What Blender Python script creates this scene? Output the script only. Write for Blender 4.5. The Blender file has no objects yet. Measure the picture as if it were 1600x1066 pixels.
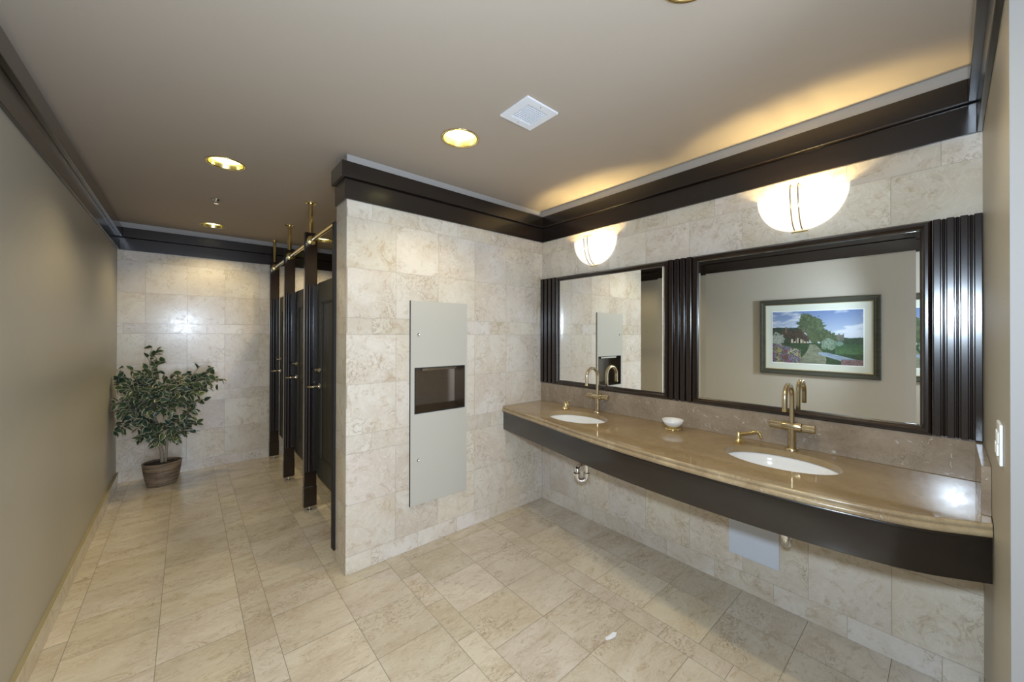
import bpy, bmesh, math, random
from mathutils import Vector, Matrix

PI = math.pi
S = bpy.context.scene
COL = S.collection

# ------------------------------------------------------------------ camera
H = 1.45
cam_d = bpy.data.cameras.new('camera')
cam = bpy.data.objects.new('camera', cam_d)
COL.objects.link(cam)
cam_d.sensor_fit = 'HORIZONTAL'
cam_d.sensor_width = 36.0
cam_d.lens = 589.36 / 1600 * 36.0
cam_d.shift_y = -(533 - 519.71) / 1600
cam_d.clip_start = 0.02
yaw, pit, rol = math.radians(40.7646), math.radians(0.2311), math.radians(0.1242)
F = Vector((math.sin(yaw) * math.cos(pit), math.cos(yaw) * math.cos(pit), math.sin(pit)))
R0 = Vector((math.cos(yaw), -math.sin(yaw), 0))
U0 = R0.cross(F)
R = R0 * math.cos(rol) + U0 * math.sin(rol)
U = -R0 * math.sin(rol) + U0 * math.cos(rol)
M = Matrix((R, U, -F)).transposed().to_4x4()
M.translation = Vector((-2.3923, -2.3607, H))
cam.matrix_world = M
S.camera = cam

# ------------------------------------------------------------------ world, exposure, large lights
S.view_settings.view_transform = 'Standard'
S.view_settings.look = 'None'
S.view_settings.exposure = 0.70
S.view_settings.gamma = 1.0
S.view_settings.use_curve_mapping = False
S.cycles.max_bounces = 10
S.cycles.diffuse_bounces = 6
S.cycles.glossy_bounces = 6
S.cycles.transmission_bounces = 6
S.cycles.sample_clamp_indirect = 6.0
S.cycles.use_denoising = True

W_ = bpy.data.worlds.new('world')
S.world = W_
W_.use_nodes = True
bg = W_.node_tree.nodes['Background']
bg.inputs[0].default_value = (0.55, 0.68, 1.0, 1)
bg.inputs[1].default_value = 1.0

DAY_W = 28.0        # daylight through the entrance opening
FLASH_W = 79.0      # the photographer's flash, just above the lens
DOWN_W = 18.0       # each recessed ceiling light
STALL_W = 20.0
SCONCE_W = 9.0
WARM = (1.0, 0.83, 0.50)
SCON = (1.0, 0.77, 0.34)


def light(name, kind, loc, energy, color, parent=None, **kw):
    d = bpy.data.lights.new(name, kind)
    d.energy = energy
    d.color = color
    for k, v in kw.items():
        setattr(d, k, v)
    o = bpy.data.objects.new(name, d)
    o.location = loc
    COL.objects.link(o)
    if parent:
        o.parent = parent
    return o


dl = light('daylight', 'AREA', (-1.88, -4.78, 1.20), DAY_W * 1.25, (0.76, 0.85, 1.0), shape='RECTANGLE', size=1.7, size_y=2.2)
dl.rotation_euler = (math.radians(90), 0, 0)       # faces +y, in through the opening
fl = light('camera_flash', 'SPOT', (-2.43, -2.39, 1.63), FLASH_W, (0.68, 0.83, 1.0), shadow_soft_size=0.05,
           spot_size=math.radians(166), spot_blend=0.35)
fl.rotation_euler = F.to_track_quat('-Z', 'Y').to_euler()

# ------------------------------------------------------------------ helpers


def tag(o, label=None, cat=None, group=None, kind=None):
    if label: o['label'] = label
    if cat: o['category'] = cat
    if group: o['group'] = group
    if kind: o['kind'] = kind
    return o


def thing(name, label, cat, loc=(0, 0, 0), rz=0, group=None):
    o = bpy.data.objects.new(name, None)
    o.empty_display_size = 0.05
    o.location = loc
    o.rotation_euler = (0, 0, rz)
    COL.objects.link(o)
    return tag(o, label, cat, group)


def obj(name, bm, mat, parent=None, smooth=False, bevel=0, kind=None, label=None, autosmooth=None):
    me = bpy.data.meshes.new(name)
    bmesh.ops.recalc_face_normals(bm, faces=bm.faces)
    bm.to_mesh(me)
    bm.free()
    mats = mat if isinstance(mat, (list, tuple)) else [mat]
    for m in mats:
        me.materials.append(m)
    o = bpy.data.objects.new(name, me)
    COL.objects.link(o)
    if parent:
        o.parent = parent
    if smooth or autosmooth:
        for p in me.polygons:
            p.use_smooth = True
        if autosmooth:
            me.set_sharp_from_angle(angle=math.radians(autosmooth))
    if bevel:
        b = o.modifiers.new('bevel', 'BEVEL')
        b.width = bevel
        b.segments = 2
        b.limit_method = 'ANGLE'
        b.angle_limit = math.radians(40)
    if kind: o['kind'] = kind
    if label: o['label'] = label
    return o


def struct(name, bm, mat, **kw):
    return obj(name, bm, mat, kind='structure', **kw)


def box(bm, x0, x1, y0, y1, z0, z1, mi=0):
    v = [bm.verts.new((x, y, z)) for x in (x0, x1) for y in (y0, y1) for z in (z0, z1)]
    for f in ((0, 1, 3, 2), (4, 6, 7, 5), (0, 4, 5, 1), (2, 3, 7, 6), (0, 2, 6, 4), (1, 5, 7, 3)):
        bm.faces.new([v[i] for i in f]).material_index = mi


def BX(*a):
    bm = bmesh.new()
    box(bm, *a)
    return bm


def lathe(bm, prof, n=32, c=(0, 0, 0), axis='z', sx=1, sy=1, close=True):
    rings = []
    for r, z in prof:
        ring = []
        for i in range(n):
            a = 2 * PI * i / n
            p = (r * math.cos(a) * sx, r * math.sin(a) * sy, z)
            if axis == 'y': p = (p[0], p[2], p[1])
            if axis == 'x': p = (p[2], p[0], p[1])
            ring.append(bm.verts.new((p[0] + c[0], p[1] + c[1], p[2] + c[2])))
        rings.append(ring)
    for a, b in zip(rings, rings[1:]):
        for i in range(n):
            j = (i + 1) % n
            bm.faces.new((a[i], a[j], b[j], b[i]))
    if close:
        bm.faces.new(rings[0])
        bm.faces.new(rings[-1])
    return bm


def tube(bm, pts, r, n=14, cap=True):
    pts = [Vector(p) for p in pts]
    rr = r if isinstance(r, (list, tuple)) else [r] * len(pts)
    rings = []
    t0 = (pts[1] - pts[0]).normalized()
    up = Vector((0, 0, 1)) if abs(t0.z) < 0.9 else Vector((1, 0, 0))
    nrm = t0.cross(up).normalized()
    for i, p in enumerate(pts):
        if i == 0: t = pts[1] - pts[0]
        elif i == len(pts) - 1: t = pts[-1] - pts[-2]
        else: t = (pts[i + 1] - pts[i]).normalized() + (pts[i] - pts[i - 1]).normalized()
        t.normalize()
        nrm = (nrm - t * nrm.dot(t)).normalized()
        b = t.cross(nrm)
        rings.append([bm.verts.new(p + (nrm * math.cos(2 * PI * k / n) + b * math.sin(2 * PI * k / n)) * rr[i]) for k in range(n)])
    for a, b in zip(rings, rings[1:]):
        for i in range(n):
            j = (i + 1) % n
            bm.faces.new((a[i], a[j], b[j], b[i]))
    if cap:
        bm.faces.new(rings[0])
        bm.faces.new(rings[-1])
    return bm


def sweep(bm, path, profile, closed_profile=True, frame=None):
    """profile: list of (outward, z). path: list of (point xy, outward dir xy)."""
    rings = []
    for (p, d) in path:
        rings.append([bm.verts.new((p[0] + d[0] * a, p[1] + d[1] * a, z)) for a, z in profile])
    n = len(profile)
    for a, b in zip(rings, rings[1:]):
        for i in range(n if closed_profile else n - 1):
            j = (i + 1) % n
            bm.faces.new((a[i], a[j], b[j], b[i]))
    if closed_profile:
        bm.faces.new(rings[0])
        bm.faces.new(rings[-1])
    return bm


def dup(root, loc, rz=None, label=None, group=None):
    r = root.copy()
    COL.objects.link(r)
    r.location = loc
    if rz is not None: r.rotation_euler = (0, 0, rz)
    if label: r['label'] = label
    if group: r['group'] = group
    for ch in list(root.children):
        c = ch.copy()
        COL.objects.link(c)
        c.parent = r
        for g in list(ch.children):
            d = g.copy()
            COL.objects.link(d)
            d.parent = c
    return r


# ------------------------------------------------------------------ materials


def nt(name):
    m = bpy.data.materials.new(name)
    m.use_nodes = True
    t = m.node_tree
    return m, t, t.nodes['Principled BSDF']


def node(t, kind, **kw):
    n = t.nodes.new(kind)
    for k, v in kw.items():
        if k.startswith('i_'):
            n.inputs[int(k[2:])].default_value = v
        else:
            setattr(n, k, v)
    return n


def math_(t, op, a, b=None, clamp=False):
    n = node(t, 'ShaderNodeMath', operation=op, use_clamp=clamp)
    for i, v in enumerate((a, b)):
        if v is None: continue
        if isinstance(v, (int, float)): n.inputs[i].default_value = v
        else: t.links.new(v, n.inputs[i])
    return n.outputs[0]


def mix(t, fac, a, b, mode='MIX'):
    n = node(t, 'ShaderNodeMix', data_type='RGBA', blend_type=mode)
    for i, v in ((0, fac), (6, a), (7, b)):
        if isinstance(v, (int, float)): n.inputs[i].default_value = v
        elif isinstance(v, (tuple, list)): n.inputs[i].default_value = (*v, 1) if len(v) == 3 else v
        else: t.links.new(v, n.inputs[i])
    return n.outputs[2]


def ramp(t, fac, *stops):
    n = node(t, 'ShaderNodeMapRange', clamp=True)
    t.links.new(fac, n.inputs[0])
    n.inputs[1].default_value, n.inputs[2].default_value, n.inputs[3].default_value, n.inputs[4].default_value = stops
    return n.outputs[0]


def noise(t, vec, scale, detail=4, rough=0.5, dist=0.0):
    n = node(t, 'ShaderNodeTexNoise')
    n.inputs['Scale'].default_value = scale
    n.inputs['Detail'].default_value = detail
    n.inputs['Roughness'].default_value = rough
    n.inputs['Distortion'].default_value = dist
    t.links.new(vec, n.inputs['Vector'])
    return n.outputs[0]


def bump(t, b, h, strength, dist=0.01):
    n = node(t, 'ShaderNodeBump')
    n.inputs['Strength'].default_value = strength
    n.inputs['Distance'].default_value = dist
    t.links.new(h, n.inputs['Height'])
    t.links.new(n.outputs[0], b.inputs['Normal'])


def plain(name, col, rough=0.5, metal=0.0, coat=0.0, spec=0.5, vary=0.06, vscale=8.0):
    m, t, b = nt(name)
    b.inputs['Roughness'].default_value = rough
    b.inputs['Metallic'].default_value = metal
    b.inputs['Coat Weight'].default_value = coat
    b.inputs['Specular IOR Level'].default_value = spec
    tc = node(t, 'ShaderNodeTexCoord').outputs['Object']
    n = noise(t, tc, vscale, 3)
    c = mix(t, n, tuple(x * (1 - vary) for x in col), tuple(min(1, x * (1 + vary)) for x in col))
    t.links.new(c, b.inputs['Base Color'])
    return m


def stone(name, light_c, mid_c, brown_c, rough, tiled=True, vein=1.0, stretch=(1, 1, 1), bright=0.16, scale=1.0, speck=0.0):
    m, t, b = nt(name)
    tc = node(t, 'ShaderNodeTexCoord').outputs['Object']
    mp = node(t, 'ShaderNodeMapping')
    mp.inputs['Scale'].default_value = tuple(s * scale for s in stretch)
    t.links.new(tc, mp.inputs[0])
    vec = mp.outputs[0]
    if tiled:
        at = node(t, 'ShaderNodeAttribute', attribute_name='tile')
        sc = node(t, 'ShaderNodeVectorMath', operation='SCALE')
        t.links.new(at.outputs['Vector'], sc.inputs[0])
        sc.inputs['Scale'].default_value = 37.0
        ad = node(t, 'ShaderNodeVectorMath', operation='ADD')
        t.links.new(vec, ad.inputs[0])
        t.links.new(sc.outputs[0], ad.inputs[1])
        vec = ad.outputs[0]
        sep = node(t, 'ShaderNodeSeparateColor')
        t.links.new(at.outputs['Color'], sep.inputs[0])
        rnd = sep.outputs[0]
        rnd2 = sep.outputs[1]
    big = noise(t, vec, 2.4, 5, 0.6, 0.8)
    c = mix(t, ramp(t, big, 0.36, 0.62, 0, 1), mid_c, light_c)
    cloud = noise(t, vec, 9.5, 9, 0.70, 1.8)
    c = mix(t, math_(t, 'MULTIPLY', ramp(t, cloud, 0.53, 0.70, 0, 1), 0.6 * vein), c, brown_c)
    # curling veins
    n1 = noise(t, vec, 9.0, 8, 0.66, 2.2)
    a = math_(t, 'ABSOLUTE', math_(t, 'SUBTRACT', n1, 0.5))
    v1 = ramp(t, a, 0.0, 0.024, 1, 0)
    msk = ramp(t, noise(t, vec, 3.0, 3, 0.5, 0.6), 0.50, 0.64, 0, 1)
    v1 = math_(t, 'MULTIPLY', math_(t, 'MULTIPLY', v1, msk), 0.70 * vein)
    c = mix(t, v1, c, tuple(x * 0.72 for x in brown_c))
    n2 = noise(t, vec, 8.0, 6, 0.6, 2.2)
    a2 = math_(t, 'ABSOLUTE', math_(t, 'SUBTRACT', n2, 0.47))
    v2 = math_(t, 'MULTIPLY', ramp(t, a2, 0.0, 0.03, 1, 0), 0.32 * vein)
    c = mix(t, v2, c, tuple(min(1, x * 1.12) for x in light_c))
    fine = noise(t, vec, 60.0, 3, 0.6)
    c = mix(t, ramp(t, fine, 0.3, 0.7, 0, 0.10), c, mid_c)
    if speck:
        sp = ramp(t, noise(t, vec, 34.0 / scale, 4, 0.65, 1.2), 0.63, 0.67, 0, 1)
        zone = ramp(t, noise(t, vec, 5.0 / scale, 2), 0.40, 0.60, 0.15, 1)
        c = mix(t, math_(t, 'MULTIPLY', math_(t, 'MULTIPLY', sp, zone), speck), c, (0.66, 0.63, 0.60))
    if tiled:
        g = ramp(t, rnd, 0, 1, 1 - bright, 1 + bright * 0.35)
        cc = node(t, 'ShaderNodeCombineColor')
        t.links.new(g, cc.inputs[0])
        t.links.new(g, cc.inputs[1])
        t.links.new(math_(t, 'MULTIPLY', g, ramp(t, rnd2, 0, 1, 0.93, 1.02)), cc.inputs[2])
        c = mix(t, 1.0, c, cc.outputs[0], 'MULTIPLY')
    t.links.new(c, b.inputs['Base Color'])
    rr = ramp(t, cloud, 0.35, 0.7, rough * 0.85, rough * 1.3)
    t.links.new(rr, b.inputs['Roughness'])
    bump(t, b, math_(t, 'ADD', n1, math_(t, 'MULTIPLY', big, 1.5)), 0.06 if tiled else 0.012, 0.004)
    return m


def wood(name, col, rough=0.27, axis=2, coat=0.6):
    m, t, b = nt(name)
    tc = node(t, 'ShaderNodeTexCoord').outputs['Object']
    mp = node(t, 'ShaderNodeMapping')
    sc = [38, 38, 38]
    sc[axis] = 1.6
    mp.inputs['Scale'].default_value = sc
    t.links.new(tc, mp.inputs[0])
    n = noise(t, mp.outputs[0], 1.0, 5, 0.6, 0.5)
    c = mix(t, ramp(t, n, 0.3, 0.7, 0, 1), tuple(x * 0.7 for x in col), tuple(x * 1.35 for x in col))
    t.links.new(c, b.inputs['Base Color'])
    b.inputs['Roughness'].default_value = rough
    b.inputs['Coat Weight'].default_value = coat
    b.inputs['Coat Roughness'].default_value = 0.17
    bump(t, b, n, 0.02, 0.001)
    return m


def emit(name, col, strength, base=(0.9, 0.9, 0.9)):
    m, t, b = nt(name)
    b.inputs['Base Color'].default_value = (*base, 1)
    b.inputs['Emission Color'].default_value = (*col, 1)
    b.inputs['Emission Strength'].default_value = strength
    return m


CREAM = stone('cream_travertine', (0.72, 0.67, 0.60), (0.62, 0.54, 0.445), (0.45, 0.325, 0.20), 0.185, bright=.09, vein=1.25)
FLOORST = stone('floor_travertine', (0.67, 0.595, 0.485), (0.56, 0.468, 0.355), (0.41, 0.30, 0.185), 0.22,
                stretch=(1.0, 2.0, 1.0), bright=0.11, vein=1.4)
COUNTST = stone('brown_travertine', (0.375, 0.275, 0.15), (0.285, 0.20, 0.105), (0.21, 0.14, 0.07), 0.07, tiled=False, vein=0.55)
SPLASHST = stone('splash_travertine', (0.335, 0.27, 0.20), (0.245, 0.185, 0.13), (0.18, 0.13, 0.085), 0.16, tiled=False, vein=0.9, scale=2.4, speck=0.75)
EDGEST = stone('edge_travertine', (0.40, 0.31, 0.185), (0.29, 0.21, 0.12), (0.19, 0.13, 0.07), 0.20, tiled=False, vein=1.0, scale=3.0, speck=0.5)
GROUT = plain('grout', (0.42, 0.36, 0.275), 0.8)
GROUTF = plain('floor_grout', (0.27, 0.225, 0.155), 0.8)
WALLP = plain('beige_paint', (0.45, 0.418, 0.35), 0.42, vary=0.02, vscale=3, spec=0.4)
CEILP = plain('ceiling_paint', (0.45, 0.385, 0.315), 0.85, vary=0.015, vscale=2, spec=0.2)
STRIPP = plain('grey_reveal_paint', (0.38, 0.36, 0.335), 0.6)
ENDP = plain('cool_white_paint', (0.26, 0.245, 0.225), 0.6, vary=0.02)
DARK = wood('espresso_wood', (0.014, 0.0075, 0.006), 0.19, 2)
SOFTW = wood('espresso_wood_soft', (0.014, 0.0085, 0.008), 0.36, 2)
JAMBW = wood('espresso_jamb', (0.010, 0.007, 0.006), 0.65, 2, 0.0)
DARKY = wood('espresso_wood_long', (0.011, 0.007, 0.0055), 0.27, 1)
DARKX = wood('espresso_wood_cross', (0.011, 0.007, 0.0055), 0.27, 0)
DOORW = wood('stall_door_wood', (0.042, 0.039, 0.029), 0.50, 2, 0.0)
BRASS = plain('polished_brass', (0.84, 0.69, 0.35), 0.13, 1.0, vary=0.03)
SATIN = plain('satin_brass', (0.62, 0.53, 0.36), 0.24, 1.0, vary=0.04)
NICK = plain('pale_brass', (0.72, 0.66, 0.52), 0.18, 1.0, vary=0.03)
CHROME = plain('chrome', (0.78, 0.77, 0.75), 0.10, 1.0, vary=0.02)
STEEL = plain('brushed_steel', (0.27, 0.235, 0.195), 0.28, 1.0, vary=0.08, vscale=30)
PANELP = plain('dispenser_enamel', (0.53, 0.51, 0.445), 0.30, vary=0.012, vscale=3)
BLACK = plain('black_gap', (0.012, 0.012, 0.012), 0.6)
PORC = plain('white_porcelain', (0.80, 0.79, 0.77), 0.08, vary=0.01)
WHITE = plain('white_plastic', (0.76, 0.76, 0.74), 0.45, vary=0.01)
COVERP = plain('cover_enamel', (0.62, 0.66, 0.74), 0.5, vary=0.01)
MIRR, _t, _b = nt('mirror_silver')
_b.inputs['Base Color'].default_value = (0.90, 0.91, 0.885, 1)
_b.inputs['Metallic'].default_value = 1.0
_b.inputs['Roughness'].default_value = 0.0
LAMP = emit('downlight_lamp', (1.0, 0.92, 0.42), 1.7)
BAFFLE = plain('baffle_dark', (0.05, 0.04, 0.03), 0.6)  # kept dark so the hidden sconce plate soaks up bulb light
GOLDR = plain('gold_reflector', (0.95, 0.83, 0.40), 0.22, 1.0)
BOWLG = emit('sconce_glass', (1.0, 0.97, 0.93), 0.42)
VENTP = plain('vent_enamel', (0.82, 0.84, 0.88), 0.4)
SOIL = plain('soil_moss', (0.045, 0.035, 0.028), 0.95, vary=0.4, vscale=60)
BARK = plain('ficus_bark', (0.34, 0.29, 0.22), 0.75, vary=0.3, vscale=40)
PAPER = plain('white_paper', (0.75, 0.75, 0.74), 0.7)
FRAMEG = wood('green_grey_frame', (0.046, 0.048, 0.033), 0.6, 1, 0.0)
GILT = plain('gilt_lip', (0.55, 0.45, 0.25), 0.35, 0.8)
MATB = plain('mat_board', (0.62, 0.66, 0.58), 0.8, vary=0.01)
MATW = plain('mat_bevel', (0.85, 0.88, 0.88), 0.8, vary=0.01)

# ------------------------------------------------------------------ room dimensions
WX = 1.669      # partition face reaches x=-WX
TH = 0.198       # partition thickness
DY = 2.876      # back wall
LX = -2.9038    # left wall
SY = -2.4485    # side wall plane
ZT = 2.2625     # top of tile
ZC = 2.5295     # ceiling
rng = random.Random(4)


def subtract(rects, hole):
    hx0, hy0, hx1, hy1 = hole
    out = []
    for (x0, y0, x1, y1) in rects:
        if hx0 >= x1 or hx1 <= x0 or hy0 >= y1 or hy1 <= y0:
            out.append((x0, y0, x1, y1))
            continue
        if x0 < hx0: out.append((x0, y0, hx0, y1))
        if x1 > hx1: out.append((hx1, y0, x1, y1))
        a, b = max(x0, hx0), min(x1, hx1)
        if y0 < hy0: out.append((a, y0, b, hy0))
        if y1 > hy1: out.append((a, hy1, b, y1))
    return out


def tiles(rows, wide, narrow, u0, u1):
    """rows: list of (v0, v1, is_narrow)"""
    out = []
    for v0, v1, nar in rows:
        js = [j for j in (narrow if nar else wide) if u0 + 0.004 < j < u1 - 0.004]
        e = [u0] + sorted(js) + [u1]
        for a, b in zip(e, e[1:]):
            out.append((a, v0, b, v1))
    return out


def tiled_mesh(name, P, rects, slab, holes=(), mats=None, g=0.0019, parent=None):
    """P(u, v, d) -> point; d>0 is out of the wall. slab: (u0,v0,u1,v1,depth)"""
    bm = bmesh.new()
    lay = bm.faces.layers.float_vector.new('tile_tmp')

    def quad(pts, mi, rnd):
        f = bm.faces.new([bm.verts.new(p) for p in pts])
        f.material_index = mi
        f[lay] = rnd
    for r in rects:
        rnd = Vector((rng.random(), rng.random(), rng.random()))
        parts = [(r[0] + g / 2, r[1] + g / 2, r[2] - g / 2, r[3] - g / 2)]
        tu, tv = rng.uniform(-.0016, .0016), rng.uniform(-.0016, .0016)     # each tile sits very slightly askew
        T = lambda a, b: P(a, b, (a - (r[0] + r[2]) / 2) * tu + (b - (r[1] + r[3]) / 2) * tv)
        for h in holes:
            parts = subtract(parts, h)
        for (a, b, c, d) in parts:
            quad([T(a, b), T(c, b), T(c, d), T(a, d)], 0, rnd)
    back = [slab[:4]]
    for h in holes:
        back = subtract(back, h)
    dz = slab[4]
    for (a, b, c, d) in back:
        quad([P(a, b, -.0012), P(c, b, -.0012), P(c, d, -.0012), P(a, d, -.0012)], 1, Vector((0, 0, 0)))
    for (a, b, c, d) in back:
        quad([P(a, b, -dz), P(c, b, -dz), P(c, d, -dz), P(a, d, -dz)], 1, Vector((0, 0, 0)))
    a, b, c, d = slab[:4]
    for (p, q) in (((a, b), (c, b)), ((c, b), (c, d)), ((c, d), (a, d)), ((a, d), (a, b))):
        quad([P(*p, -.0012), P(*q, -.0012), P(*q, -dz), P(*p, -dz)], 1, Vector((0, 0, 0)))
    vals = [tuple(f[lay]) for f in bm.faces]
    bm.faces.layers.float_vector.remove(lay)
    me = bpy.data.meshes.new(name)
    bm.to_mesh(me)
    bm.free()
    at = me.attributes.new('tile', 'FLOAT_COLOR', 'FACE')
    for i, v in enumerate(vals):
        at.data[i].color = (*v, 1)
    for m in mats:
        me.materials.append(m)
    o = bpy.data.objects.new(name, me)
    COL.objects.link(o)
    o['kind'] = 'structure'
    if parent: o.parent = parent
    return o


WROWS = [(0, .107, 1), (.107, .415, 0), (.415, .722, 0), (.722, .831, 1), (.831, 1.139, 0), (1.139, 1.445, 0),
         (1.445, 1.547, 1), (1.547, 1.851, 0), (1.851, 2.158, 0), (2.158, ZT + .01, 1)]

# floor -----------------------------------------------------------
cols = [-2.92, -2.81, -2.49, -2.17, -2.057, -1.742, -1.426, -1.315, -.998, -.677, -.570, -.260, .05]
nar = [1, 0, 0, 1, 0, 0, 1, 0, 0, 1, 0, 0]
fr = []
for i, n_ in enumerate(nar):
    x0, x1 = cols[i], cols[i + 1]
    base = -.1 if not n_ else -.2485
    k = -20
    while True:
        y0 = base + .2985 * k
        y1 = y0 + .2985
        if y0 > DY: break
        if y1 > -4.6:
            fr.append((x0, max(y0, -4.6), x1, min(y1, DY + .03)))
        k += 1
tiled_mesh('floor', lambda u, v, d: (u, v, d), fr, (-3.1, -4.7, .25, DY + .1, .12), mats=[FLOORST, GROUTF], g=.0022)

# partition with the towel dispenser recess -------------------------
HOLE = (-1.229, .913, -.8355, 1.216)
pw = [-1.67 + .3125 * k for k in range(1, 6)]
pn = [j - .156 for j in pw] + [-.1]
tiled_mesh('wall_front', lambda u, v, d: (u, -d, v), tiles(WROWS, pw, pn, -WX, 0), (-WX, 0, 0, ZC, .025),
           holes=[HOLE], mats=[CREAM, GROUT])
bm = bmesh.new()
box(bm, -WX, 0, .14, TH, 0, ZC)
box(bm, -WX + .01, HOLE[0] - .02, .025, .14, 0, ZC)
box(bm, HOLE[2] + .02, 0, .025, .14, 0, ZC)
struct('wall_core', bm, STRIPP)
tiled_mesh('wall_end', lambda u, v, d: (-WX - .0005 - d, u, v), tiles(WROWS, [], [], 0, TH), (0.0, 0, TH, ZT + .05, .008),
           mats=[CREAM, GROUT])

# back wall ---------------------------------------------------------
bw = [-2.706 + .3165 * k for k in range(0, 9)]
bn = [-2.863 + .3165 * k for k in range(0, 10)]
tiled_mesh('wall_back', lambda u, v, d: (u, DY - d, v), tiles(WROWS, bw, bn, LX, 0), (LX - .1, 0, .1, ZC, .12),
           mats=[CREAM, GROUT])
# mirror wall: in front of partition, and inside the stalls -----------
rw = [-.1 - .2985 * k for k in range(0, 8)]
rn = [-.249 - .2985 * k for k in range(0, 8)]
tiled_mesh('wall_right', lambda u, v, d: (-d, u, v), tiles(WROWS, rw, rn, SY, 0) + tiles(WROWS, [TH + .3 * k for k in range(9)], [], TH, DY),
           (SY - .12, 0, DY, ZC, .12), mats=[CREAM, GROUT])
# left wall ------------------------------------------------------------
struct('wall_left', BX(LX - .12, LX, -4.7, DY, 0, ZC), WALLP)
struct('trim_10', BX(LX + .0005, LX + .0175, -4.6, DY - .002, .1055, .1085), plain('cap_caulk', (0.34, 0.28, 0.15), 0.6))
struct('baseboard_left', BX(LX, LX + .018, -4.6, DY - .001, 0, .105), CREAM, bevel=.003)
# side wall behind the vanity's right end --------------------------------
struct('wall_side', BX(-1.003, -.0, SY - .6, SY, 0, ZC), WALLP)
struct('baseboard_side', BX(-1.003, -.016, SY, SY + .014, 0, .105), CREAM, bevel=.003)
struct('wall_return', BX(-1.008, -1.0032, -4.6, SY, 0, ZC), ENDP)
struct('wall_entry', BX(-.99, -.2, -4.6, SY - .6, 0, ZC), ENDP)
bm = bmesh.new()
box(bm, LX, -2.75, -4.72, -4.6, 0, ZC)
box(bm, -2.75, -1.008, -4.72, -4.6, 2.3, ZC)
struct('wall_rear', bm, WALLP)

# ceiling with openings -----------------------------------------------------
DOWN = [(-1.255, -.600), (-2.209, .634), (-2.198, 2.437), (-1.252, -1.868)]
STALL = [(-1.23, .63), (-1.24, 1.49), (-1.20, 2.36)]
VENT = (-1.13, -1.02)
HR = .094
rects = [(LX - .1, -4.7, .1, DY + .1)]
for (x, y) in DOWN + STALL:
    rects = subtract(rects, (x - .115, y - .115, x + .115, y + .115))
rects = subtract(rects, (VENT[0] - .065, VENT[1] - .065, VENT[0] + .065, VENT[1] + .065))
bm = bmesh.new()
for (a, b, c, d) in rects:
    bm.faces.new([bm.verts.new(p) for p in ((a, b, ZC), (a, d, ZC), (c, d, ZC), (c, b, ZC))])
for (x, y) in DOWN + STALL:
    N = 48
    inner = [bm.verts.new((x + HR * math.cos(2 * PI * i / N), y + HR * math.sin(2 * PI * i / N), ZC)) for i in range(N)]
    outer = []
    for i in range(N):
        a = 2 * PI * i / N
        k = .115 / max(abs(math.cos(a)), abs(math.sin(a)))
        outer.append(bm.verts.new((x + k * math.cos(a), y + k * math.sin(a), ZC)))
    for i in range(N):
        j = (i + 1) % N
        bm.faces.new((inner[i], inner[j], outer[j], outer[i]))
box(bm, LX - .1, .1, -4.7, DY + .1, ZC + .22, ZC + .3)
struct('ceiling', bm, CEILP)

# crown moulding ----------------------------------------------------------------
Z1, Z2, Z3 = ZT - .004, 2.381, 2.474


def crown(name, path, mat):
    """path: list of (point, outward miter vector)"""
    bm = bmesh.new()
    sweep(bm, path, [(0, Z1), (.015, Z1), (.015, Z2 - .004), (.011, Z2), (0, Z2)])
    sweep(bm, path, [(0, Z2), (.038, Z2), (.038, Z3), (0, Z3)])
    return struct(name, bm, mat, bevel=.002)


crown('trim_1', [((0, SY), (-1, 1)), ((0, 0), (-1, -1))], DARKY)
crown('trim_2', [((0, 0), (-1, -1)), ((-WX, 0), (-1, -1)), ((-WX, TH - .012), (-1, 0))], DARKX)
crown('trim_3', [((LX, DY), (1, -1)), ((0, DY), (0, -1))], DARKX)
crown('trim_4', [((LX, -4.6), (1, 0)), ((LX, DY), (1, -1))], DARKY)
crown('trim_5', [((0, SY), (-1, 1)), ((-1.008, SY), (-1, 1))], DARKX)
crown('trim_6', [((-1.008, SY), (-1, 1)), ((-1.008, -4.6), (-1, 0))], DARKY)
struct('trim_7', BX(-.022, -.0005, SY + .001, -.001, Z3 + .002, ZC - .0005), STRIPP)
struct('trim_8', BX(-WX, -.0225, -.003, -.0013, Z3 + .002, ZC - .0005), STRIPP)
struct('trim_9', BX(LX + .001, -.001, DY - .012, DY - .001, Z3 + .002, ZC - .0005), STRIPP)

# ------------------------------------------------------------------ recessed lights


def downlight(name, label, x, y, watts, group=None):
    t = thing(name, label, 'ceiling light', (x, y, ZC), 0, group)
    bm = lathe(bmesh.new(), [(.0945, .003), (.0945, -.0004), (.104, -.001), (.105, -.004), (.101, -.0055), (.092, -.004), (.0905, .003)], 48, close=False)
    bm2 = bm
    obj('trim_ring', bm2, BRASS, t, smooth=True)
    obj('reflector', lathe(bmesh.new(), [(.0910, -.002), (.088, .012), (.083, .030), (.072, .060)], 48, close=False), GOLDR, t, smooth=True)
    obj('lamp', lathe(bmesh.new(), [(.0001, .012), (.035, .014), (.062, .018), (.083, .028)], 40, close=False), LAMP, t, smooth=True)
    l = light('lamp_glow', 'SPOT', (0, 0, .004), watts, WARM, t, shadow_soft_size=.035, spot_size=math.radians(128), spot_blend=.55)
    return t


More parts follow.
